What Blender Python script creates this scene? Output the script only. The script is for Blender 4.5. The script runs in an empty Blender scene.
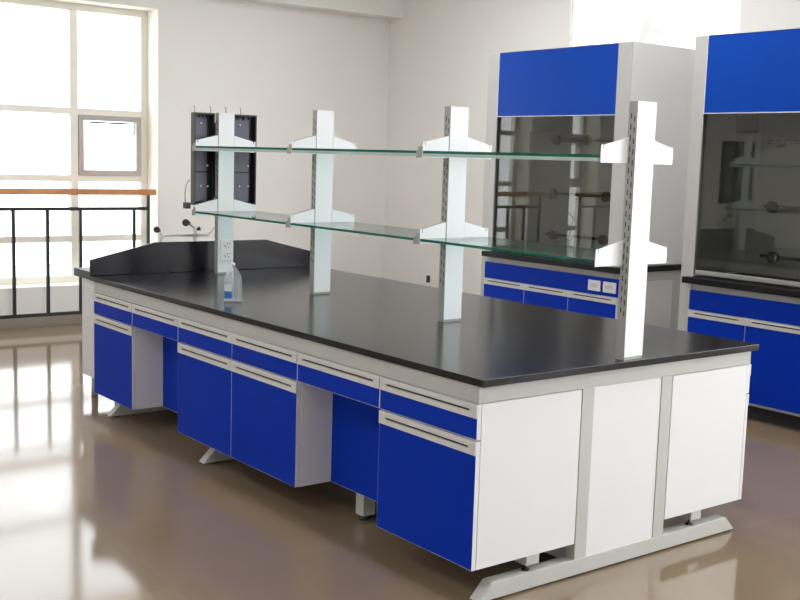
import bpy, bmesh, math, random
from mathutils import Vector, Matrix
random.seed(4)
scn = bpy.context.scene
col = scn.collection
PI = math.pi

# ------------------------------------------------------------------ materials
def mat(name, color, rough=.5, metal=0., spec=.5, coat=0., noise=0., nscale=3., bump=0., bscale=60., detail=2.):
    m = bpy.data.materials.new(name); m.use_nodes = True
    nt = m.node_tree; b = nt.nodes['Principled BSDF']
    b.inputs['Base Color'].default_value = (*color, 1)
    b.inputs['Roughness'].default_value = rough
    b.inputs['Metallic'].default_value = metal
    b.inputs['Specular IOR Level'].default_value = spec
    b.inputs['Coat Weight'].default_value = coat
    tc = nt.nodes.new('ShaderNodeTexCoord')
    if noise:
        n = nt.nodes.new('ShaderNodeTexNoise'); n.inputs['Scale'].default_value = nscale
        n.inputs['Detail'].default_value = detail
        nt.links.new(tc.outputs['Object'], n.inputs['Vector'])
        mx = nt.nodes.new('ShaderNodeMix'); mx.data_type = 'RGBA'
        mx.inputs[6].default_value = (*[c * (1 - noise) for c in color], 1)
        mx.inputs[7].default_value = (*[min(1, c * (1 + noise)) for c in color], 1)
        nt.links.new(n.outputs['Fac'], mx.inputs[0]); nt.links.new(mx.outputs[2], b.inputs['Base Color'])
    if bump:
        n2 = nt.nodes.new('ShaderNodeTexNoise'); n2.inputs['Scale'].default_value = bscale
        nt.links.new(tc.outputs['Object'], n2.inputs['Vector'])
        bp = nt.nodes.new('ShaderNodeBump'); bp.inputs['Strength'].default_value = bump
        bp.inputs['Distance'].default_value = .002
        nt.links.new(n2.outputs['Fac'], bp.inputs['Height']); nt.links.new(bp.outputs['Normal'], b.inputs['Normal'])
    return m

def glassmat(name, tint, refl_ior=1.5, rough=0., extra=None):
    """thin clear sheet: tinted transparency under a fresnel reflection"""
    m = bpy.data.materials.new(name); m.use_nodes = True
    nt = m.node_tree; nt.nodes.clear()
    o = nt.nodes.new('ShaderNodeOutputMaterial'); t = nt.nodes.new('ShaderNodeBsdfTransparent')
    t.inputs[0].default_value = (*tint, 1)
    g = nt.nodes.new('ShaderNodeBsdfGlossy'); g.inputs['Roughness'].default_value = rough
    lw = nt.nodes.new('ShaderNodeLayerWeight'); lw.inputs[0].default_value = .5      # Schlick's curve, the same on both faces of the sheet
    pw_ = nt.nodes.new('ShaderNodeMath'); pw_.operation = 'POWER'; pw_.inputs[1].default_value = 5
    r0_ = ((refl_ior - 1) / (refl_ior + 1)) ** 2
    f = nt.nodes.new('ShaderNodeMath'); f.operation = 'MULTIPLY_ADD'; f.inputs[1].default_value = 1 - r0_; f.inputs[2].default_value = r0_
    nt.links.new(lw.outputs['Facing'], pw_.inputs[0]); nt.links.new(pw_.outputs[0], f.inputs[0])
    mx = nt.nodes.new('ShaderNodeMixShader')
    nt.links.new(f.outputs[0], mx.inputs[0])
    nt.links.new(t.outputs[0], mx.inputs[1]); nt.links.new(g.outputs[0], mx.inputs[2])
    out = mx.outputs[0]
    if extra:
        d = nt.nodes.new('ShaderNodeBsdfDiffuse'); d.inputs[0].default_value = (*extra[0], 1)
        m2 = nt.nodes.new('ShaderNodeMixShader'); m2.inputs[0].default_value = extra[1]
        nt.links.new(out, m2.inputs[1]); nt.links.new(d.outputs[0], m2.inputs[2]); out = m2.outputs[0]
    nt.links.new(out, o.inputs[0])
    return m

M = {}
M['wall'] = mat('wall_paint', (.83, .815, .795), .75, noise=.03, nscale=1.2, bump=.15, bscale=90)
M['ceiling'] = mat('ceiling_paint', (.78, .77, .75), .8, noise=.02)
M['blue'] = mat('blue_laminate', (.0001, .030, .40), .45, spec=.10, noise=.03, nscale=4)
M['white'] = mat('white_laminate', (.76, .76, .77), .38, noise=.015, nscale=5)
M['strip'] = mat('pale_grey_handle_plastic', (.66, .66, .65), .4, noise=.02)
M['edge'] = mat('white_edge_band', (.74, .74, .78), .4, noise=.02)
M['frame'] = mat('grey_powder_coat', (.50, .50, .475), .42, noise=.03, nscale=8)
M['column'] = mat('white_powder_coat', (.83, .85, .88), .35, noise=.015, nscale=6)
M['channel'] = mat('grey_slotted_steel', (.34, .34, .325), .45, metal=.2, noise=.05, nscale=20)
M['dark'] = mat('dark_recess', (.012, .011, .012), .6, noise=.2)
M['black'] = mat('black_epoxy_resin', (.010, .0085, .012), .19, spec=.36, noise=.15, nscale=2, bump=.05, bscale=200)
M['blackplastic'] = mat('black_plastic', (.015, .014, .014), .35, noise=.2, nscale=20)
M['hood'] = mat('hood_grey_paint', (.49, .49, .475), .35, noise=.02, nscale=5)
M['hoodside'] = mat('hood_side_paint', (.66, .655, .655), .3, noise=.02, nscale=3)
M['valve'] = mat('valve_black', (.004, .004, .004), .6, spec=.1, noise=.1)
M['liner'] = mat('hood_liner', (.36, .36, .345), .5, noise=.04, nscale=3)
M['hoodblue'] = mat('hood_blue_panel', (.001, .055, .40), .35, spec=.12, noise=.04, nscale=2.5)
M['glass'] = glassmat('shelf_glass', (.82, .94, .90), 1.7)
M['glassedge'] = glassmat('shelf_glass_edge', (.10, .35, .28), 1.5, .1, extra=((.02, .16, .12), .65))
M['glasslow'] = glassmat('glass_lower_edge', (.72, .86, .82), 1.5, .1, extra=((.50, .60, .56), .75))
M['pane'] = glassmat('window_pane_glass', (.96, .97, .97), 1.45)
M['sash'] = glassmat('hood_sash_glass', (.74, .75, .72), 1.7)
M['bottle'] = glassmat('bottle_glass', (.90, .95, .97), 1.5, .02, extra=((.8, .84, .87), .20))
M['cap'] = mat('clear_stopper', (.75, .78, .8), .2, noise=.02)
M['label'] = mat('blue_label', (.01, .13, .48), .5, noise=.03)
M['labelw'] = mat('white_label', (.55, .62, .68), .5, noise=.03)
M['wood'] = mat('orange_wood', (.55, .24, .09), .35, noise=.25, nscale=6, detail=6)
M['iron'] = mat('black_iron', (.012, .013, .014), .4, noise=.2)
M['winframe'] = mat('window_frame_aluminium', (.50, .46, .43), .4, noise=.03)
M['winwhite'] = mat('window_reveal_paint', (.88, .86, .79), .6, noise=.02)
M['rack'] = mat('dark_grey_rack_plastic', (.105, .108, .15), .4, noise=.06, nscale=10)
M['rackdark'] = mat('black_rack_frame', (.012, .010, .014), .4, noise=.1)
M['rackedge'] = mat('grey_rack_edge', (.05, .05, .05), .45, noise=.05)
M['chrome'] = mat('pale_tap_enamel', (.68, .69, .66), .3, noise=.02)
M['steel'] = mat('brushed_grey_metal', (.42, .41, .38), .35, metal=.5, noise=.04)
M['socket'] = mat('white_socket_plastic', (.82, .82, .84), .35, noise=.01)
M['blackmatt'] = mat('black_matt_top', (.008, .008, .009), .4, spec=.2, noise=.1)
M['sink'] = mat('black_sink_plastic', (.02, .02, .022), .4, noise=.1)
M['branch'] = mat('pale_bark', (.55, .5, .47), .9, noise=.15, nscale=8)
M['outside'] = mat('pale_paving', (.75, .75, .73), .9, noise=.05, nscale=.4)
M['duct'] = mat('white_duct', (.85, .85, .86), .45, noise=.02)
M['base'] = mat('baseboard_stone', (.30, .26, .22), .3, noise=.1, nscale=6)

# floor: glossy warm tiles, soft mottling, hairline joints
def floor_mat():
    m = bpy.data.materials.new('floor_tiles'); m.use_nodes = True
    nt = m.node_tree; b = nt.nodes['Principled BSDF']; L = nt.links
    tc = nt.nodes.new('ShaderNodeTexCoord')
    br = nt.nodes.new('ShaderNodeTexBrick'); br.offset = 0
    br.inputs['Color1'].default_value = (.245, .182, .120, 1); br.inputs['Color2'].default_value = (.225, .166, .112, 1)
    br.inputs['Mortar'].default_value = (.222, .164, .11, 1)
    br.inputs['Scale'].default_value = 1.; br.inputs['Mortar Size'].default_value = .0016
    br.inputs['Brick Width'].default_value = .8; br.inputs['Row Height'].default_value = .8
    L.new(tc.outputs['Object'], br.inputs['Vector'])
    n = nt.nodes.new('ShaderNodeTexNoise'); n.inputs['Scale'].default_value = 1.6; n.inputs['Detail'].default_value = 4
    L.new(tc.outputs['Object'], n.inputs['Vector'])
    mx = nt.nodes.new('ShaderNodeMix'); mx.data_type = 'RGBA'; mx.blend_type = 'MULTIPLY'
    mx.inputs[0].default_value = .35
    L.new(br.outputs['Color'], mx.inputs[6])
    cr = nt.nodes.new('ShaderNodeValToRGB')
    cr.color_ramp.elements[0].color = (.78, .76, .78, 1); cr.color_ramp.elements[1].color = (1, 1, .97, 1)
    L.new(n.outputs['Fac'], cr.inputs[0]); L.new(cr.outputs[0], mx.inputs[7])
    L.new(mx.outputs[2], b.inputs['Base Color'])
    b.inputs['Roughness'].default_value = .09
    b.inputs['Specular IOR Level'].default_value = .55
    return m
M['floor'] = floor_mat()

# ------------------------------------------------------------------ mesh builder (world coordinates, recentred on the thing's base)
class MB:
    def __init__(s): s.bm = bmesh.new(); s.mats = []
    def mi(s, m):
        if m not in s.mats: s.mats.append(m)
        return s.mats.index(m)
    def box(s, x0, x1, y0, y1, z0, z1, m, face=None):
        """face: {'-x': material} puts another finish on one side"""
        vs = [s.bm.verts.new((x, y, z)) for x in (x0, x1) for y in (y0, y1) for z in (z0, z1)]
        q = {'-x': (0, 1, 3, 2), '+x': (4, 6, 7, 5), '-y': (0, 4, 5, 1), '+y': (2, 3, 7, 6), '-z': (0, 2, 6, 4), '+z': (1, 5, 7, 3)}
        for k, ix in q.items():
            f = s.bm.faces.new([vs[i] for i in ix])
            f.material_index = s.mi((face or {}).get(k, m))
        return s
    def prism(s, pts, axis, a, b, m, mend=None):
        """polygon pts (2D) extruded along axis: 'y' -> pts are (x,z); 'x' -> (y,z); 'z' -> (x,y)"""
        def P(p, t):
            return {'y': (p[0], t, p[1]), 'x': (t, p[0], p[1]), 'z': (p[0], p[1], t)}[axis]
        A = [s.bm.verts.new(P(p, a)) for p in pts]; B = [s.bm.verts.new(P(p, b)) for p in pts]
        n = len(pts); k = s.mi(m); ke = s.mi(mend) if mend else k
        for f in (s.bm.faces.new(A), s.bm.faces.new(B[::-1])): f.material_index = ke
        for i in range(n):
            s.bm.faces.new((A[i], B[i], B[(i + 1) % n], A[(i + 1) % n])).material_index = k
        return s
    def tube(s, pts, r, m, n=12, caps=True):
        pts = [Vector(p) for p in pts]; rings = []; k = s.mi(m)
        rs = r if isinstance(r, (list, tuple)) else [r] * len(pts)
        up = None
        for i, p in enumerate(pts):
            d = (pts[min(i + 1, len(pts) - 1)] - pts[max(i - 1, 0)]).normalized()
            if up is None:
                up = Vector((0, 0, 1)) if abs(d.z) < .9 else Vector((1, 0, 0))
            a = d.cross(up).normalized(); up = a.cross(d).normalized()
            rings.append([s.bm.verts.new(p + (a * math.cos(2 * PI * j / n) + up * math.sin(2 * PI * j / n)) * rs[i]) for j in range(n)])
        for i in range(len(rings) - 1):
            for j in range(n):
                f = s.bm.faces.new((rings[i][j], rings[i][(j + 1) % n], rings[i + 1][(j + 1) % n], rings[i + 1][j]))
                f.material_index = k; f.smooth = True
        if caps:
            for rg in (rings[0][::-1], rings[-1]): s.bm.faces.new(rg).material_index = k
        return s
    def lathe(s, c, prof, m, n=32, close=True):
        rings = []; k = s.mi(m)
        for r, z in prof:
            rings.append([s.bm.verts.new((c[0] + r * math.cos(2 * PI * j / n), c[1] + r * math.sin(2 * PI * j / n), c[2] + z)) for j in range(n)])
        for i in range(len(rings) - 1):
            for j in range(n):
                f = s.bm.faces.new((rings[i][j], rings[i][(j + 1) % n], rings[i + 1][(j + 1) % n], rings[i + 1][j]))
                f.material_index = k; f.smooth = True
        if close:
            for rg in (rings[0][::-1], rings[-1]): s.bm.faces.new(rg).material_index = k
        return s
    def build(s, name, parent=None, bevel=0., base=None, mirror=None):
        if mirror is not None:
            for v in s.bm.verts: v.co.x = mirror - v.co.x
        root = parent
        while root is not None and root.parent is not None: root = root.parent
        off = Vector(base) if base is not None else (root.location.copy() if root is not None else Vector((0, 0, 0)))
        for v in s.bm.verts: v.co -= off
        bmesh.ops.recalc_face_normals(s.bm, faces=s.bm.faces[:])
        me = bpy.data.meshes.new(name); s.bm.to_mesh(me); s.bm.free()
        for m in s.mats: me.materials.append(M[m])
        o = bpy.data.objects.new(name, me); col.objects.link(o)
        if parent is not None: o.parent = parent
        else: o.location = off
        if bevel:
            b = o.modifiers.new('bevel', 'BEVEL'); b.width = bevel; b.segments = 2
            b.limit_method = 'ANGLE'; b.angle_limit = .6
            b.harden_normals = False
        return o

def thing(name, label, cat, loc, group=None):
    o = bpy.data.objects.new(name, None); col.objects.link(o); o.location = loc
    o.empty_display_size = .1
    o['label'] = label; o['category'] = cat
    if group: o['group'] = group
    return o
def tag(o, label, cat, group=None):
    o['label'] = label; o['category'] = cat
    if group: o['group'] = group
    return o
def struct(o): o['kind'] = 'structure'; return o
def copy_tree(o, parent=None):
    c = o.copy(); col.objects.link(c)
    if parent is not None: c.parent = parent
    for ch in list(o.children): copy_tree(ch, c)
    return c

# ------------------------------------------------------------------ room shell
RX0, RX1, RY0, RY1, RH = -4.6, 4.76, -5.6, 7.0, 3.6
struct(MB().box(RX0 - .3, RX1 + .3, RY0 - .3, RY1 + .35, -.1, 0, 'floor').build('floor'))
struct(MB().box(RX0 - .3, RX1 + .3, RY0 - .3, RY1 + .35, RH, RH + .15, 'ceiling').build('ceiling'))

def wall(name, axis, a0, a1, t0, t1, opens):
    """wall along x (axis 'x', t = y range) or along y (axis 'y', t = x range); opens = (lo, hi, z0, z1)"""
    mb = MB()
    def bx(l, h, z0, z1):
        if h - l < 1e-4 or z1 - z0 < 1e-4: return
        if axis == 'x': mb.box(l, h, t0, t1, z0, z1, 'wall')
        else: mb.box(t0, t1, l, h, z0, z1, 'wall')
    p = a0
    for lo, hi, z0, z1 in sorted(opens):
        bx(p, lo, 0, RH); bx(lo, hi, 0, z0); bx(lo, hi, z1, RH); p = hi
    bx(p, a1, 0, RH)
    return struct(mb.build(name))

back_open = [(.06, 2.055, .35, 2.94), (-1.15, -.62, .35, 2.94)]
right_open = [(2.50, 4.30, 1.0, 3.35), (-5.0, -1.2, .35, 3.35)]
wall('wall_back', 'x', RX0, RX1, RY1, RY1 + .35, back_open)
wall('wall_right', 'y', RY0, RY1, RX1, RX1 + .3, right_open)
wall('wall_left', 'y', RY0, RY1, RX0 - .3, RX0, [])
wall('wall_front', 'x', RX0, RX1, RY0 - .3, RY0, [(2.9, 4.4, .35, 3.2)])
# ceiling beam over the back windows
struct(MB().box(RX0, RX1, 6.78, 7.0, 3.095, RH, 'wall').build('trim_1'))
struct(MB().box(RX0 + .0, RX1, 6.985, 7.0, 0, .1, 'base').build('baseboard_back'))
struct(MB().box(RX1 - .015, RX1, RY0, 6.985, 0, .1, 'base').build('baseboard_right'))

nwin = 0
def window(axis, lo, hi, z0, z1, t, muls, trans, fw=.05, panem='pane', sash=None, frm='winframe'):
    """frame, mullions and one pane sheet; t = centre plane"""
    global nwin; nwin += 1
    def bx(mb, l, h, za, zb, d=.035, m=frm):
        if axis == 'x': mb.box(l, h, t - d, t + d, za, zb, m)
        else: mb.box(t - d, t + d, l, h, za, zb, m)
    root = bpy.data.objects.new('window_%d' % nwin, None); col.objects.link(root); root['kind'] = 'structure'
    root.location = ((lo + hi) / 2, t, z0) if axis == 'x' else (t, (lo + hi) / 2, z0)
    f = MB()
    bx(f, lo, hi, z0, z0 + fw); bx(f, lo, hi, z1 - fw, z1)
    bx(f, lo, lo + fw, z0 + fw, z1 - fw); bx(f, hi - fw, hi, z0 + fw, z1 - fw)
    for m_ in muls: bx(f, m_ - fw / 2, m_ + fw / 2, z0 + fw, z1 - fw, .033)
    for z_ in trans: bx(f, lo + fw, hi - fw, z_ - .03, z_ + .03, .031)
    f.build('window_frame', root, .004)
    g = MB(); bx(g, lo + fw * .8, hi - fw * .8, z0 + fw * .8, z1 - fw * .8, .003, panem); g.build('window_pane', root)
    if sash:
        for (l, h, za, zb) in sash:
            s_ = MB(); w = .05
            bx(s_, l, h, za, za + w, .045, 'winframe'); bx(s_, l, h, zb - w, zb, .045, 'winframe')
            bx(s_, l, l + w, za + w, zb - w, .045, 'winframe'); bx(s_, h - w, h, za + w, zb - w, .045, 'winframe')
            so = s_.build('window_sash', root, .004)
            k = MB()
            if axis == 'x':
                k.box(l + .1, h - .12, t - .075, t - .046, zb - .075, zb - .06, 'dark')
                k.tube([(h - .09, t - .05, zb - .066), (h - .09, t - .09, zb - .066), (h - .10, t - .09, zb - .17)], .008, 'chrome', 8)
                k.build('window_stay', so)
    return root
for lo, hi, z0, z1 in back_open:
    mu = [.42, 1.32] if hi > 0 else []
    window('x', lo, hi, z0, z1, 7.27, mu, [1.955, 1.335, .77], .075,
           sash=[(mu[1] + .04, hi - .075, 1.365, 1.925)] if hi > 0 else [(-1.075, -.695, 1.365, 1.925)], frm='winwhite')
window('y', 2.50, 4.30, 1.0, 3.35, 4.81, [], [], .02, frm='winwhite')
window('y', -5.0, -1.2, .35, 3.35, 4.95, [-2.5, -3.8], [1.1], .06)
window('x', 2.9, 4.4, .35, 3.2, RY0 - .15, [3.65], [1.1], .06)
# pale painted reveals around the back windows
for i, (lo, hi, z0, z1) in enumerate(back_open):
    r = MB()
    r.box(hi - .012, hi, 7.0, 7.235, z0, z1, 'winwhite'); r.box(lo, lo + .012, 7.0, 7.235, z0, z1, 'winwhite')
    r.box(lo + .012, hi - .012, 7.0, 7.235, z1 - .012, z1, 'winwhite'); r.box(lo + .012, hi - .012, 7.0, 7.235, z0, z0 + .012, 'winwhite')
    struct(r.build('trim_%d' % (i + 2)))

# outside: pale court and two bare trees
struct(MB().box(-30, 30, 7.6, 40, -3.2, -3.0, 'outside').build('ground'))
def tree(x, y, z, h, label, seed):
    rnd = random.Random(seed)
    t = thing('bare_tree', label, 'tree', (x, y, z), 'bare trees outside the back window')
    mb = MB()
    mb.tube([(x, y, z), (x + .03, y, z + h * .3), (x - .02, y, z + h * .55)], [.07, .055, .04], 'branch', 8)
    mb.build('trunk', t)
    for k in range(9):
        a = rnd.uniform(0, 2 * PI); z0 = z + h * rnd.uniform(.3, .55); L = h * rnd.uniform(.25, .42)
        p = Vector((x, y, z0)); d = Vector((math.cos(a) * .75, math.sin(a) * .4, .8)).normalized()
        b = MB(); pts = [p.copy()]
        for s_ in range(5):
            p = p + d * L / 5; d = (d + Vector((rnd.uniform(-.3, .3), rnd.uniform(-.2, .2), rnd.uniform(-.15, .15)))).normalized(); pts.append(p.copy())
        b.tube(pts, [.03, .022, .017, .013, .009, .005], 'branch', 6)
        for q in (1, 2, 3, 4):
            e = pts[q] + Vector((rnd.uniform(-.5, .5), rnd.uniform(-.2, .2), rnd.uniform(.1, .5))) * L * .6
            b.tube([pts[q], (pts[q] + e) / 2 + Vector((0, 0, .04)), e], [.011, .008, .004], 'branch', 5)
        b.build('branch', t)
tree(2.6, 9.2, -3, 4.9, 'bare tree outside right back window, nearer the wall corner', 3)
tree(-3.6, 9.6, -3, 5.0, 'bare tree outside the other back window, farther left', 8)

# guard railings in front of the back windows
def railing(x0, x1, posts, label):
    t = thing('guard_railing', label, 'railing', ((x0 + x1) / 2, 6.8, 0), 'guard railings by the back windows')
    MB().box(x0, x1, 6.765, 6.835, 1.200, 1.255, 'wood').build('handrail', t, .008)
    MB().box(x0 + .04, x1 - .06, 6.788, 6.812, 1.06, 1.09, 'iron').build('middle_rail', t, .003)
    MB().box(x0 + .04, x1 - .06, 6.788, 6.812, .12, .15, 'iron').build('bottom_rail', t, .003)
    for i, p in enumerate(posts):
        end = i in (0, len(posts) - 1)
        MB().box(p - .014, p + .014, 6.786, 6.814, 0 if end else .15, 1.2 if end else 1.06, 'iron').build('post', t, .003)
railing(.02, 1.925, [.08, .34, .6, .9, 1.2, 1.714, 1.853], 'black iron railing with orange wooden handrail at right back window')
railing(-1.50, -.56, [-1.44, -1.2, -.9, -.62], 'black iron railing with orange wooden handrail at farther left back window')

# ------------------------------------------------------------------ island bench
W, L = 1.6256, 3.571
XF, YE = .008, .030
Z1, ZH, Z2, Z3 = .7568, .7053, .6255, .1387
YS = [.030, .6178, 1.2282, 1.8237, 2.4069, 2.9825, 3.545]
XC = W / 2

def front_panel(y0, y1, z0, z1, name, parent, mirror):
    """a blue faced door or drawer front with its pale handle strip along the top"""
    sh = .0515
    f = MB().box(XF, XF + .018, y0, y1, z0, z1 - sh, 'edge').box(XF - .0006, XF, y0 + .0016, y1 - .0016, z0 + .0016, z1 - sh, 'blue')
    f.box(XF + .006, XF + .018, y0, y1, z1 - sh, z1, 'edge')
    fo = f.build(name, parent, mirror=mirror)
    h = MB(); a, b = z1 - sh, z1; ins = .042; s0, s1 = a + .021, a + .030
    xo, xi = XF - .004, XF + .006
    h.box(xo, xi, y0, y1, s1, b, 'strip'); h.box(xo, xi, y0, y1, a, s0, 'strip')
    h.box(xo, xi, y0, y0 + ins, s0, s1, 'strip'); h.box(xo, xi, y1 - ins, y1, s0, s1, 'strip')
    h.box(xi - .001, xi + .0005, y0 + ins, y1 - ins, s0, s1, 'dark')
    h.box(xo - .003, xo, y0 + ins - .012, y1 - ins + .012, s1 + .002, s1 + .007, 'strip')   # finger lip over the slot
    h.build('handle_strip', fo, mirror=mirror)
    return fo

def carcass(y0, y1, x0, x1, z0, z1, parent, mirror, end=False):
    m = MB(); t = .016
    m.box(x0, x1, y0, y0 + t, z0, z1, 'white'); m.box(x0, x1, y1 - t, y1, z0, z1, 'white')
    m.box(x0, x1, y0 + t, y1 - t, z0, z0 + t, 'white'); m.box(x0, x1, y0 + t, y1 - t, z1 - t, z1, 'white')
    m.box(x1 - t, x1, y0 + t, y1 - t, z0 + t, z1 - t, 'white')
    return m.build('carcass', parent, mirror=mirror)

def cabinet(i0, cols, label, mirror=None, group=None):
    y0, y1 = YS[i0], YS[i0 + cols]
    t = thing('base_cabinet', label, 'cabinet', ((.27 if mirror is None else mirror - .27), (y0 + y1) / 2, Z3), group)
    g = .0022
    carcass(y0 + .0005, y1 - .0005, XF + .0215, .54, Z3, Z1 - .002, t, mirror)
    for c in range(cols):
        a, b = YS[i0 + c], YS[i0 + c + 1]
        a_, b_ = a + (g + .002 if c == 0 and i0 else g * .3), b - (g + .002 if c == cols - 1 else g * .4)
        front_panel(a_, b_, Z2, Z1 - .002, 'drawer', t, mirror)
        front_panel(a_, b_, Z3, Z2 - .006, 'door', t, mirror)
    return t
GC = 'blue fronted cabinets under the island bench'
cabinet(0, 1, 'white cabinet with one blue drawer and door at the near corner of the bench', group=GC)
cabinet(2, 2, 'wide blue cabinet with two drawers and two doors midway along the bench', group=GC)
cabinet(5, 1, 'blue single door cabinet at the far end of the bench front', group=GC)
cabinet(0, 1, 'white cabinet at the near end of the bench, on its right side', mirror=W, group=GC)

def knee(i0, label):
    y0, y1 = YS[i0], YS[i0 + 1]
    t = thing('knee_space_unit', label, 'drawer unit', (.15, (y0 + y1) / 2, Z3), 'drawer units over the knee spaces')
    front_panel(y0 + .001, y1 - .001, Z2, Z1 - .002, 'drawer', t, None)
    m = MB(); a, b = y0 + .002, y1 - .002
    m.box(XF + .0205, .19, a, a + .012, Z2 + .004, Z1 - .004, 'white'); m.box(XF + .0205, .19, b - .012, b, Z2 + .004, Z1 - .004, 'white')
    m.box(XF + .0205, .19, a + .012, b - .012, Z2 + .004, Z2 + .016, 'white')
    m.build('drawer_box', t)
    MB().box(.196, .214, y0 + .001, y1 - .001, Z3, Z1 - .004, 'edge').box(.1954, .196, y0 + .003, y1 - .003, Z3 + .002, Z1 - .006, 'blue').build('back_panel', t)
knee(1, 'single blue drawer over the open knee space nearest the camera')
knee(4, 'single blue drawer over the farther open knee space')

# steel frame
fr = thing('bench_frame', 'grey steel frame carrying the black worktop of the island bench', 'bench frame', (XC, L / 2, 0))
a = MB(); ax0, ax1, ay0, ay1 = XF + .004, W - XF - .004, YE, L - .02
a.box(ax0, ax1, ay0, ay0 + .04, Z1, .8225, 'frame'); a.box(ax0, ax1, ay1 - .04, ay1, Z1, .8225, 'frame')
a.box(ax0, ax0 + .04, ay0 + .04, ay1 - .04, Z1, .8225, 'frame'); a.box(ax1 - .04, ax1, ay0 + .04, ay1 - .04, Z1, .8225, 'frame')
a.build('apron', fr, .002)
FP = [(.050, .008), (.114, .072), (W - .114, .072), (W - .050, .008)]
for k, y in enumerate((YE, 2.19, 3.40)):
    foot = MB().prism(FP, 'y', y, y + .055, 'frame').build('foot_beam', fr, .002)
    for px in (.10, W - .10):
        MB().lathe((px, y + .028, 0), [(.024, 0), (.024, .005), (.010, .006), (.010, .008)], 'blackplastic', 16).build('adjuster', foot)
    for s in (0, 1):
        x0 = .5453 if not s else W - .6113
        MB().box(x0, x0 + .066, y, y + .05, .072, Z1 if k == 0 else Z1, 'frame').build('upright', fr, .002)
for x0 in (.6113, W - .6273): MB().box(x0, x0 + .016, .095, L - .06, .02, Z1, 'white').build('added_light_block', fr)  # hidden boards added to stop light leaking through beneath the bench
MB().box(.6113, W - .6113, YE + .004, YE + .02, .072, Z1, 'white').build('end_panel', fr)
for x0 in (.288, W - .356):
    lg = MB().box(x0, x0 + .068, YE + .005, YE + .073, .098, Z3, 'frame').build('cabinet_support', fr, .002)
    MB().lathe((x0 + .02, YE + .03, .072), [(.016, 0), (.016, .006), (.006, .008), (.006, .026)], 'dark', 12).build('adjuster', lg)
lg = MB().box(.235, .30, 1.02, 1.08, .022, Z1, 'frame').build('cabinet_support', fr, .002)
MB().lathe((.262, 1.05, 0), [(.026, 0), (.026, .012), (.012, .014), (.012, .022)], 'blackplastic', 16).build('adjuster', lg)

# worktop
wt = thing('worktop', 'long black laboratory worktop on the island bench', 'worktop', (XC, L / 2, .8225))
MB().box(0, W, 0, L + .02, .8225, .85, 'black').build('top_slab', wt, .0015)
MB().prism([(0, .85), (0, .948), (.42, 1.045), (W - .40, 1.045), (W, .948), (W, .85)], 'y', L, L + .018, 'black').build('splashback', wt, .003)

# ------------------------------------------------------------------ shelf columns with brackets, glass shelves
cw, cd, ZT = .1095 / 2, .0455, 1.86
CY = [3.3792, 2.263, 1.1353, .0197]
GCOL = 'shelf columns along the middle of the bench'
def bracket(sgn, y, zb, parent, name='bracket'):
    """folded sheet bracket: plate with notch near the tip, top and tip flanges"""
    d0, d1 = cw + .003, .210
    def X(d): return XC + sgn * d
    zt, zr = zb + .066, zb + .100
    pts = [(X(d0), zb), (X(d1), zb), (X(d1), zt), (X(d1 - .010), zt + .003), (X(d1 - .010), zt - .014), (X(d1 - .016), zt - .014), (X(d1 - .016), zt + .001), (X(d0), zr)]
    m = MB().prism(pts, 'y', y, y + .0025, 'column')
    e = .034 if y > .2 else .006
    m.prism([(X(d0), zr), (X(d1 - .016), zt + .001), (X(d1 - .016), zt - .0015), (X(d0), zr - .0025)], 'y', y + .0025, y + e, 'channel')
    m.prism([(X(d1), zb), (X(d1 - .0025), zb), (X(d1 - .0025), zt - .016), (X(d1), zt - .016)], 'y', y + .0025, y + e, 'channel')
    m.prism([(X(d0), zb), (X(d1 - .0025), zb), (X(d1 - .0025), zb + .0025), (X(d0), zb + .0025)], 'y', y + .0025, y + e, 'column')
    b = m.build(name, parent)
    if y > CY[3] + .02 and y < .2: return b
    c = MB().box(min(X(d1 - .012), X(d1 + .003)), max(X(d1 - .012), X(d1 + .003)), y + e, y + e + .014, zb - .002, zb + .034, 'channel')
    c.build('shelf_clip', b, .002)
    return b
def column(y0, label, by):
    t = thing('shelf_column', label, 'shelf column', (XC, y0 + cd / 2, .85), GCOL)
    MB().box(XC - cw, XC + cw, y0, y0 + .006, .862, ZT, 'column', {'-x': 'channel', '+x': 'channel'}).build('front_face', t, .001)
    s = MB()
    s.box(XC - cw + .001, XC + cw - .001, y0 + .006, y0 + cd, .862, ZT, 'channel', {'+y': 'column', '+z': 'column'})
    for sx in (-1, 1):
        n = 0; z = ZT - .045
        while z > 1.02:
            for yy in (y0 + .014, y0 + .031):
                z += (.012 if yy > y0 + .02 else -.012)
                xa = XC + sx * (cw - .001)
                s.box(min(xa, xa + sx * .0006), max(xa, xa + sx * .0006), yy - .0022, yy + .0022, z - .022, z, 'dark')
            z -= .042
    s.build('slotted_channel', t)
    MB().box(XC - cw + .001, XC + cw - .001, y0 + .001, y0 + cd - .001, .85, .862, 'channel').build('foot_plate', t, .001)
    for sx in (-1, 1):
        bracket(sx, y0 + by, 1.622, t); bracket(sx, y0 + by, 1.224, t)
    return t
CY = [3.3792, 2.263, 1.1353, .0197]
lab = ['white shelf column at far end of bench, carrying a double socket', 'second white shelf column from the far end of the bench',
       'second white shelf column from the near end, right of centre', 'largest white shelf column at near end of bench, slots in its side']
cols = [column(CY[i], lab[i], [.003, .003, .003, .034][i]) for i in range(4)]
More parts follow.
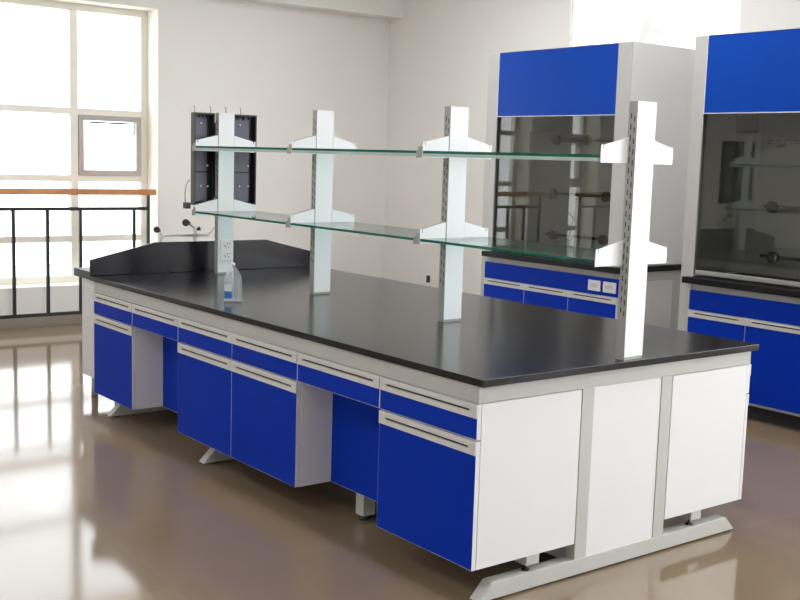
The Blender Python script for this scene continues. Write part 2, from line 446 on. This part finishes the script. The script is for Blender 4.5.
# double socket low on the far column
so = MB().box(XC - .040, XC + .050, 3.3792 - .012, 3.3792, .935, 1.068, 'socket').build('double_socket', cols[0], .003)
sl = MB()
for zc_ in (.968, 1.032):
    for dx, dz, w_, h_ in ((-.012, -.006, .004, .012), (.012, -.010, .004, .012), (.018, .014, .010, .004), (-.02, .002, .010, .004), (.003, .010, .004, .010)):
        x_ = XC + .005 + dx; sl.box(x_ - w_ / 2, x_ + w_ / 2, 3.3792 - .0128, 3.3792 - .0118, zc_ + dz - h_ / 2, zc_ + dz + h_ / 2, 'dark')
sl.build('socket_slots', so)
# glass shelves between neighbouring columns
for i in range(3):
    ya, yb = CY[i + 1] + (.0 if i < 2 else .012) , CY[i]
    for up in (1, 0):
        zb = 1.640 if up else 1.238
        where = ['far', 'middle', 'near'][i]
        lb = '%s glass shelf in the %s bay between the columns' % ('upper' if up else 'lower', {'far': 'farthest', 'middle': 'middle', 'near': 'nearest'}[where])
        y0_, y1_ = ya + (.042 if i < 2 else .034), yb + .0
        for_side = MB()
        t = thing('glass_shelf', lb, 'glass shelf', (XC, (y0_ + y1_) / 2, zb), 'glass shelves on the white brackets')
        x0_, x1_ = XC - .212, XC + .205
        g = MB()
        # the sheet: clear faces, green edges; runs up to the columns and rests on the bracket flanges
        g.box(x0_, x1_, y0_, y1_, zb, zb + .012, 'glassedge', {'+z': 'glass', '-z': 'glass'})
        g.build('glass_sheet', t)
        if up:
            MB().box(x0_, x0_ + .008, y0_, y1_, zb - .014, zb, 'glasslow').build('edge_strip', t)

# ------------------------------------------------------------------ drying rack on the far column
DX0, DX1, DZ0, DZ1 = .620, 1.062, 1.285, 1.858
dr = thing('drying_rack', 'dark grey glassware drying rack either side of the far shelf column', 'drying rack', (XC, 3.47, DZ0))
for (a0, a1, nm) in ((DX0, XC - .052, 'left'), (XC + .062, DX1, 'right')):
    y0, y1 = 3.437, 3.485
    t_ = MB()
    t_.box(a0, a0 + .010, y0, y1, DZ0, DZ1, 'rackdark', {'-y': 'rackedge', '-x': 'rackedge'}); t_.box(a1 - .010, a1, y0, y1, DZ0, DZ1, 'rackdark')
    t_.box(a0 + .010, a1 - .010, y0, y1, DZ1 - .010, DZ1, 'rackdark', {'-y': 'rackedge'}); t_.box(a0 + .010, a1 - .010, y0, y1, DZ0, DZ0 + .010, 'rackdark')
    t_.box(a0 + .010, a1 - .010, y1 - .006, y1, DZ0 + .010, DZ1 - .010, 'rackdark')
    tr = t_.build('tray', dr, .001)
    for (zl, zh) in ((DZ0 + .02, 1.488), (1.495, DZ1 - .018)):
        MB().box(a0 + .014, a1 - .036, y1 - .016, y1 - .006, zl, zh, 'rack').build('peg_plate', tr, .002)
    for (fx, z_) in ((.42, 1.79), (.74, 1.53), (.42, 1.40), (.76, 1.40)):
        x_ = a0 + fx * (a1 - a0)
        MB().tube([(x_, y1 - .016, z_), (x_, y1 - .026, z_ + .004)], .0055, 'cap', 8).build('peg', tr)
    for k in range(4):
        x_ = a0 + .022 + k * (a1 - a0 - .06) / 3.2
        MB().box(x_, x_ + .012, y1 - .030, y1 - .016, DZ1 - .032, DZ1 - .014, 'rackdark').build('clip', tr)
MB().box(XC - .052, XC + .062, 3.4405, 3.455, 1.33, 1.80, 'rackdark').build('back_bridge', dr)
MB().box(XC - .02, XC + .02, 3.426, 3.4405, 1.40, 1.75, 'rackdark').build('mounting_block', dr)
for x_ in (.622, .733, .838, .945):
    MB().tube([(x_ + .006, 3.45, DZ1 - .002 if not .76 < x_ < .87 else 1.80), (x_ + .006, 3.45, 1.885), (x_ + .002, 3.448, 1.896), (x_ - .004, 3.445, 1.898)], .003, 'steel', 6).build('wire_hook', dr)
MB().box(.570, .600, 3.44, 3.49, 1.262, 1.300, 'rackedge').build('drain_block', dr, .003)
MB().tube([(.574, 3.465, 1.300), (.572, 3.465, 1.36), (.577, 3.465, 1.40), (.590, 3.465, 1.428), (.604, 3.465, 1.438)], .0045, 'steel', 8).build('drain_hose', dr)

# ------------------------------------------------------------------ sink unit and tap behind the splashback
sk = thing('sink_unit', 'black topped sink unit behind the splashback of the bench', 'sink', (XC, 3.87, 0))
MB().box(.16, 1.47, 3.63, 4.12, .1387, .79, 'white').build('sink_cabinet', sk, .003)
s = MB(); s.box(.12, 1.50, 3.595, 3.68, .79, .84, 'sink'); s.box(.12, 1.50, 4.07, 4.15, .79, .84, 'sink')
s.box(.12, .30, 3.68, 4.07, .79, .84, 'sink'); s.box(1.0, 1.50, 3.68, 4.07, .79, .84, 'sink'); s.box(.30, 1.0, 3.68, 4.07, .79, .795, 'sink')
s.build('sink_rim', sk)
for x in (.22, 1.40):
    for y in (3.68, 4.06): MB().tube([(x, y, 0), (x, y, .1387)], .022, 'frame', 12).build('leg', sk)

tp = thing('laboratory_tap', 'pale laboratory tap with black knobs behind the splashback', 'tap', (.728, 3.635, .84))
yt = 3.635
def tz(x, z): return (x, yt, z)
MB().tube([tz(.728, .84), tz(.728, 1.130)], .012, 'chrome', 14).build('pillar', tp)
MB().tube([tz(.728, 1.078), tz(.58, 1.083), tz(.505, 1.080), tz(.492, 1.065), tz(.490, .985)], .008, 'chrome', 12).build('spout_arm', tp)
MB().box(.70, .825, yt - .012, yt + .012, 1.070, 1.088, 'chrome').build('side_arm', tp, .004)
MB().tube([tz(.81, 1.075), tz(.845, 1.10), tz(.88, 1.14)], .003, 'steel', 8).build('lever', tp)
def knob(x, z, r, tilt=0):
    p = Vector((x, yt, z)); d = Vector((math.sin(tilt), -.55, math.cos(tilt) * .35)).normalized()
    MB().tube([p - d * r * 1.1, p - d * r * .7, p - d * r * .1, p + d * r * .5, p + d * r], [r * .45, r * .6, r * .7, r, r * .9], 'blackplastic', 8).build('knob', tp, .002)
knob(.468, 1.117, .022, -.9); knob(.672, 1.160, .025, -1.2); knob(.752, 1.120, .014, .6)
MB().tube([tz(.728, 1.12), tz(.71, 1.14), tz(.690, 1.152)], .007, 'chrome', 8).build('knob_stem', tp)
MB().tube([tz(.500, 1.080), tz(.485, 1.10)], .006, 'chrome', 8).build('knob_stem', tp)
tp.location.x = .728

# ------------------------------------------------------------------ bottle on the worktop
bt = thing('glass_bottle', 'clear glass bottle with a blue and white label on the black worktop', 'bottle', (.208, 2.18, .85))
bc = (.208, 2.18, .85)
MB().lathe(bc, [(.044, .0), (.049, .004), (.049, .012), (.045, .018), (.045, .118), (.041, .136), (.030, .156), (.017, .174), (.010, .184), (.009, .194)], 'bottle', 36).build('bottle_body', bt)
MB().lathe((bc[0], bc[1], bc[2] + .194), [(.010, 0), (.010, .005), (.007, .008), (.006, .012)], 'cap', 20).build('stopper', bt)
MB().tube([(bc[0], bc[1], .865), (bc[0] - .004, bc[1], 1.03)], .003, 'cap', 8).build('dip_tube', bt)
# curved label on the near-left side
def label_arc(z0, z1, m, a0, a1, r):
    mb = MB(); k = mb.mi(m); n = 14; A = []
    for j in range(n + 1):
        a_ = a0 + (a1 - a0) * j / n
        A.append([mb.bm.verts.new((bc[0] + rr * math.cos(a_), bc[1] + rr * math.sin(a_), bc[2] + z)) for rr, z in ((r, z0), (r, z1), (r + .0008, z1), (r + .0008, z0))])
    for j in range(n):
        for q in range(4): mb.bm.faces.new((A[j][q], A[j][(q + 1) % 4], A[j + 1][(q + 1) % 4], A[j + 1][q])).material_index = k
    mb.bm.faces.new(A[0]); mb.bm.faces.new(A[-1][::-1])
    return mb
aa = math.radians(-128)
label_arc(.060, .100, 'labelw', aa - 1.15, aa + .0, .0452).build('paper_label', bt)
label_arc(.024, .060, 'label', aa - 1.15, aa + .0, .0452).build('blue_label', bt)

# ------------------------------------------------------------------ fume hoods along the right wall
def fume_hood(label, y0, y1, post, inset, detail=True):
    HX0, HX1, HT = 3.5, 4.22, 2.472
    t = thing('fume_hood', label, 'fume hood', ((HX0 + HX1) / 2, (y0 + y1) / 2, 0), 'fume hoods along the right wall')
    # counter
    MB().box(3.43, HX1, y0 + (-.03 if inset == 0 else .0), y1 + (-.07 if inset == 0 else -inset), .842, .884, 'blackmatt').build('worktop', t, .003)
    # base carcass with grey frame and side panel
    b = MB(); bx0 = 3.497
    b.box(bx0, HX1, y0, y1, .10, .842, 'frame')
    b.build('base_carcass', t, .002)
    sp = MB().box(3.56, 4.08, y0 - .004, y0, .14, .77, 'hoodside'); sp.build('side_panel', t)
    MB().box(3.56, 4.14, y0 + .04, y1 - .04, 0, .10, 'dark').build('plinth', t)
    d0, d1 = y0 + .012, y1 - .056 if inset == 0 else y1 - inset - .03
    MB().box(bx0 - .010, bx0, d0, d1, .664, .795, 'blue').build('service_panel', t)
    n = 3; w = (d1 - d0) / n
    for k in range(n):
        a_, b_ = d0 + k * w + .003, d0 + (k + 1) * w - .003
        dd = MB().box(bx0 - .016, bx0, a_, b_, .12, .612, 'edge', {'-x': 'blue'}).build('door', t)
        h = MB(); xo, xi = bx0 - .020, bx0
        h.box(xo, xi, a_ - .002, b_ + .002, .645, .660, 'strip'); h.box(xo, xi, a_ - .002, b_ + .002, .614, .636, 'strip')
        h.box(xo, xi, a_ - .002, a_ + .045, .636, .645, 'strip'); h.box(xo, xi, b_ - .045, b_ + .002, .636, .645, 'strip')
        h.box(xi - .010, xi, a_ + .045, b_ - .045, .636, .645, 'dark')
        h.build('handle_strip', dd)
    if detail:
        for (s0, s1) in ((2.622, 2.742), (2.475, 2.597)):
            q = MB().box(bx0 - .020, bx0 - .010, s0, s1, .690, .768, 'socket').build('socket_outlet', t, .003)
            MB().box(bx0 - .0207, bx0 - .0198, (s0 + s1) / 2 - .035, (s0 + s1) / 2 + .035, .716, .744, 'strip').build('socket_face', q)
    # upper body
    m = MB()
    m.box(HX0, HX1, y0, y0 + .04, .884, HT, 'hoodside'); m.box(HX0, HX1, y1 - .04, y1, .884, HT, 'hoodside')
    m.box(HX1 - .03, HX1, y0 + .04, y1 - .04, .884, HT, 'liner'); m.box(HX0, HX1 - .03, y0 + .04, y1 - .04, HT - .03, HT, 'hoodside')
    m.build('cabinet_body', t, .003)
    pr = post
    MB().box(HX0 - .012, HX0 - .0005, y0, y0 + .128, .884, HT - .002, 'hood').build('front_post', t, .003)
    MB().box(HX0 - .012, HX0 - .0005, y1 - pr, y1, .884 if inset == 0 else .0, HT - .002, 'hood').build('front_post', t, .003)
    MB().box(HX0 - .010, HX0 + .03, y0 + .128, y1 - pr, 1.968, HT - .006, 'hoodblue').build('blue_fascia', t, .002)
    e = MB(); e.box(HX0 - .014, HX0 - .010, y0 + .128, y1 - pr, 1.962, 1.968, 'edge'); e.box(HX0 - .014, HX0 + .03, y0 + .128, y1 - pr, HT - .006, HT, 'edge')
    e.box(HX0 - .014, HX0 - .010, y1 - pr - .006, y1 - pr, 1.968, HT - .006, 'edge')
    e.build('edge_trim', t)
    MB().box(HX0 + .012, HX0 + .018, y0 + .13, y1 - pr - .002, .93, 1.965, 'sash').build('sash_glass', t)
    MB().box(HX0 + .004, HX0 + .026, y0 + .13, y1 - pr - .002, .900, .93, 'steel').build('sash_handle', t, .003)
    # inner liner and baffle
    MB().box(3.93, 3.94, y0 + .05, y1 - .05, .90, 1.86, 'liner').build('baffle', t)
    MB().box(HX0 + .05, 3.93, y0 + .04, y0 + .05, .884, 2.42, 'liner').build('inner_liner', t)
    MB().box(HX0 + .05, 3.93, y1 - .05, y1 - .04, .884, 2.42, 'liner').build('inner_liner', t)
    for zz, ya, yb, ks in ((1.365, y0 + .45, y1 - .33, (y0 + .505, y1 - .42)), (1.034, y0 + .45, y1 - .33, (y0 + .515, y1 - .45)), (1.795, y0 + .45, y1 - .33, (y0 + .74, y1 - .44))):
        sv = MB().tube([(3.90, ya, zz), (3.90, yb, zz)], .012, 'dark', 10).build('service_pipe', t)
        for ky in ks:
            MB().tube([(3.90, ky, zz), (3.885, ky, zz)], [.020, .020], 'valve', 12).build('pipe_union', sv)
            MB().tube([(3.885, ky, zz), (3.875, ky, zz), (3.845, ky, zz), (3.838, ky, zz)], [.018, .040, .040, .030], 'valve', 10).build('valve_knob', sv)
    # exhaust duct
    yc = (y0 + y1) / 2 - .32; r_ = .115
    pts = [(3.95, yc, HT)]
    pts += [(3.95, yc, HT + .02)]
    for k in range(1, 9):
        a_ = k / 8 * PI / 2; pts.append((3.95 + .15 * (1 - math.cos(a_)), yc, HT + .02 + .15 * math.sin(a_)))
    pts.append((4.50, yc, HT + .17)); pts.append((4.755, yc, HT + .17))
    MB().tube(pts, r_, 'duct', 24).build('exhaust_duct', t)
    return t
fume_hood('whole grey fume hood with blue fascia and closed glass sash behind the bench', 2.45, 3.95, .126, 0)
fume_hood('grey fume hood cut off by the right edge, nearer the camera', .45, 1.912, .10, .055, False)

# small black socket low on the right wall
o = MB().box(4.745, 4.76, 6.165, 6.215, .315, .39, 'blackplastic').build('wall_socket', None, .004, base=(4.75, 6.185, .31))
tag(o, 'small black socket low on the wall left of the fume hood', 'socket')
k = MB().box(4.742, 4.745, 6.175, 6.205, .335, .37, 'dark').build('socket_face', o)
# MB offset for a mesh root
# ------------------------------------------------------------------ light
SKY, GLOW, FILL = 4.2, 11.0, 22.0
w = bpy.data.worlds.new('overcast'); scn.world = w; w.use_nodes = True
nt = w.node_tree; bg = nt.nodes['Background']
N = nt.nodes.new; LK = nt.links.new
tcw = N('ShaderNodeTexCoord'); dt = N('ShaderNodeVectorMath'); dt.operation = 'DOT_PRODUCT'
dt.inputs[1].default_value = Vector((.93, -.22, .32)).normalized()
LK(tcw.outputs['Generated'], dt.inputs[0])
mxm = N('ShaderNodeMath'); mxm.operation = 'MAXIMUM'; mxm.inputs[1].default_value = 0; LK(dt.outputs['Value'], mxm.inputs[0])
pw = N('ShaderNodeMath'); pw.operation = 'POWER'; pw.inputs[1].default_value = 6; LK(mxm.outputs[0], pw.inputs[0])
ml = N('ShaderNodeMath'); ml.operation = 'MULTIPLY_ADD'; ml.inputs[1].default_value = GLOW; ml.inputs[2].default_value = SKY
LK(pw.outputs[0], ml.inputs[0])
bg.inputs[0].default_value = (.97, .985, 1, 1); LK(ml.outputs[0], bg.inputs[1])

# unseen fill lights, added under the ceiling to brighten the walls
em = bpy.data.materials.new('fill_emitter'); em.use_nodes = True
b_ = em.node_tree.nodes['Principled BSDF']; b_.inputs['Emission Color'].default_value = (1, 1, 1, 1); b_.inputs['Emission Strength'].default_value = FILL
M['lit'] = em
for x in (-2.9, .1, 2.9):
    for y in (-.9, 1.8, 4.5):
        row = {-2.9: 'left', .1: 'middle', 2.9: 'right'}[x]; pl = {-.9: 'before the bench', 1.8: 'over the bench', 4.5: 'near the back wall'}[y]
        t = thing('added_fill_light', 'added fill light under the ceiling, out of view, %s row, %s' % (row, pl), 'ceiling light', (x, y, RH), 'added ceiling fill lights')
        MB().box(x - .16, x + .16, y - .62, y + .62, RH - .07, RH, 'white').build('housing', t, .004)
        MB().box(x - .14, x + .14, y - .60, y + .60, RH - .078, RH - .0701, 'lit').build('diffuser', t)

# ------------------------------------------------------------------ camera
yaw, pitch, roll, f = -0.6561, -0.1283, 0.0301, 1104.65
CP = Vector((-2.5667, -2.8409, 1.6184))
fw0 = Vector((-math.sin(yaw), math.cos(yaw), 0)); r0 = Vector((math.cos(yaw), math.sin(yaw), 0)); u0 = Vector((0, 0, 1))
fw = fw0 * math.cos(pitch) + u0 * math.sin(pitch); u1 = u0 * math.cos(pitch) - fw0 * math.sin(pitch)
r_ = r0 * math.cos(roll) + u1 * math.sin(roll); u_ = u1 * math.cos(roll) - r0 * math.sin(roll)
cam = bpy.data.cameras.new('camera'); co = bpy.data.objects.new('camera', cam); col.objects.link(co)
cam.sensor_width = 36; cam.lens = f / 800 * 36; cam.clip_end = 200; cam.clip_start = .05
co.matrix_world = Matrix(((r_.x, u_.x, -fw.x, CP.x), (r_.y, u_.y, -fw.y, CP.y), (r_.z, u_.z, -fw.z, CP.z), (0, 0, 0, 1)))
scn.camera = co
scn.view_settings.view_transform = 'Standard'; scn.view_settings.look = 'None'
scn.view_settings.exposure = 0.15; scn.view_settings.gamma = 1
scn.view_settings.use_curve_mapping = False
cy = scn.cycles
cy.use_denoising = True; cy.max_bounces = 10; cy.diffuse_bounces = 5; cy.glossy_bounces = 4; cy.transparent_max_bounces = 16
cy.sample_clamp_indirect = 8
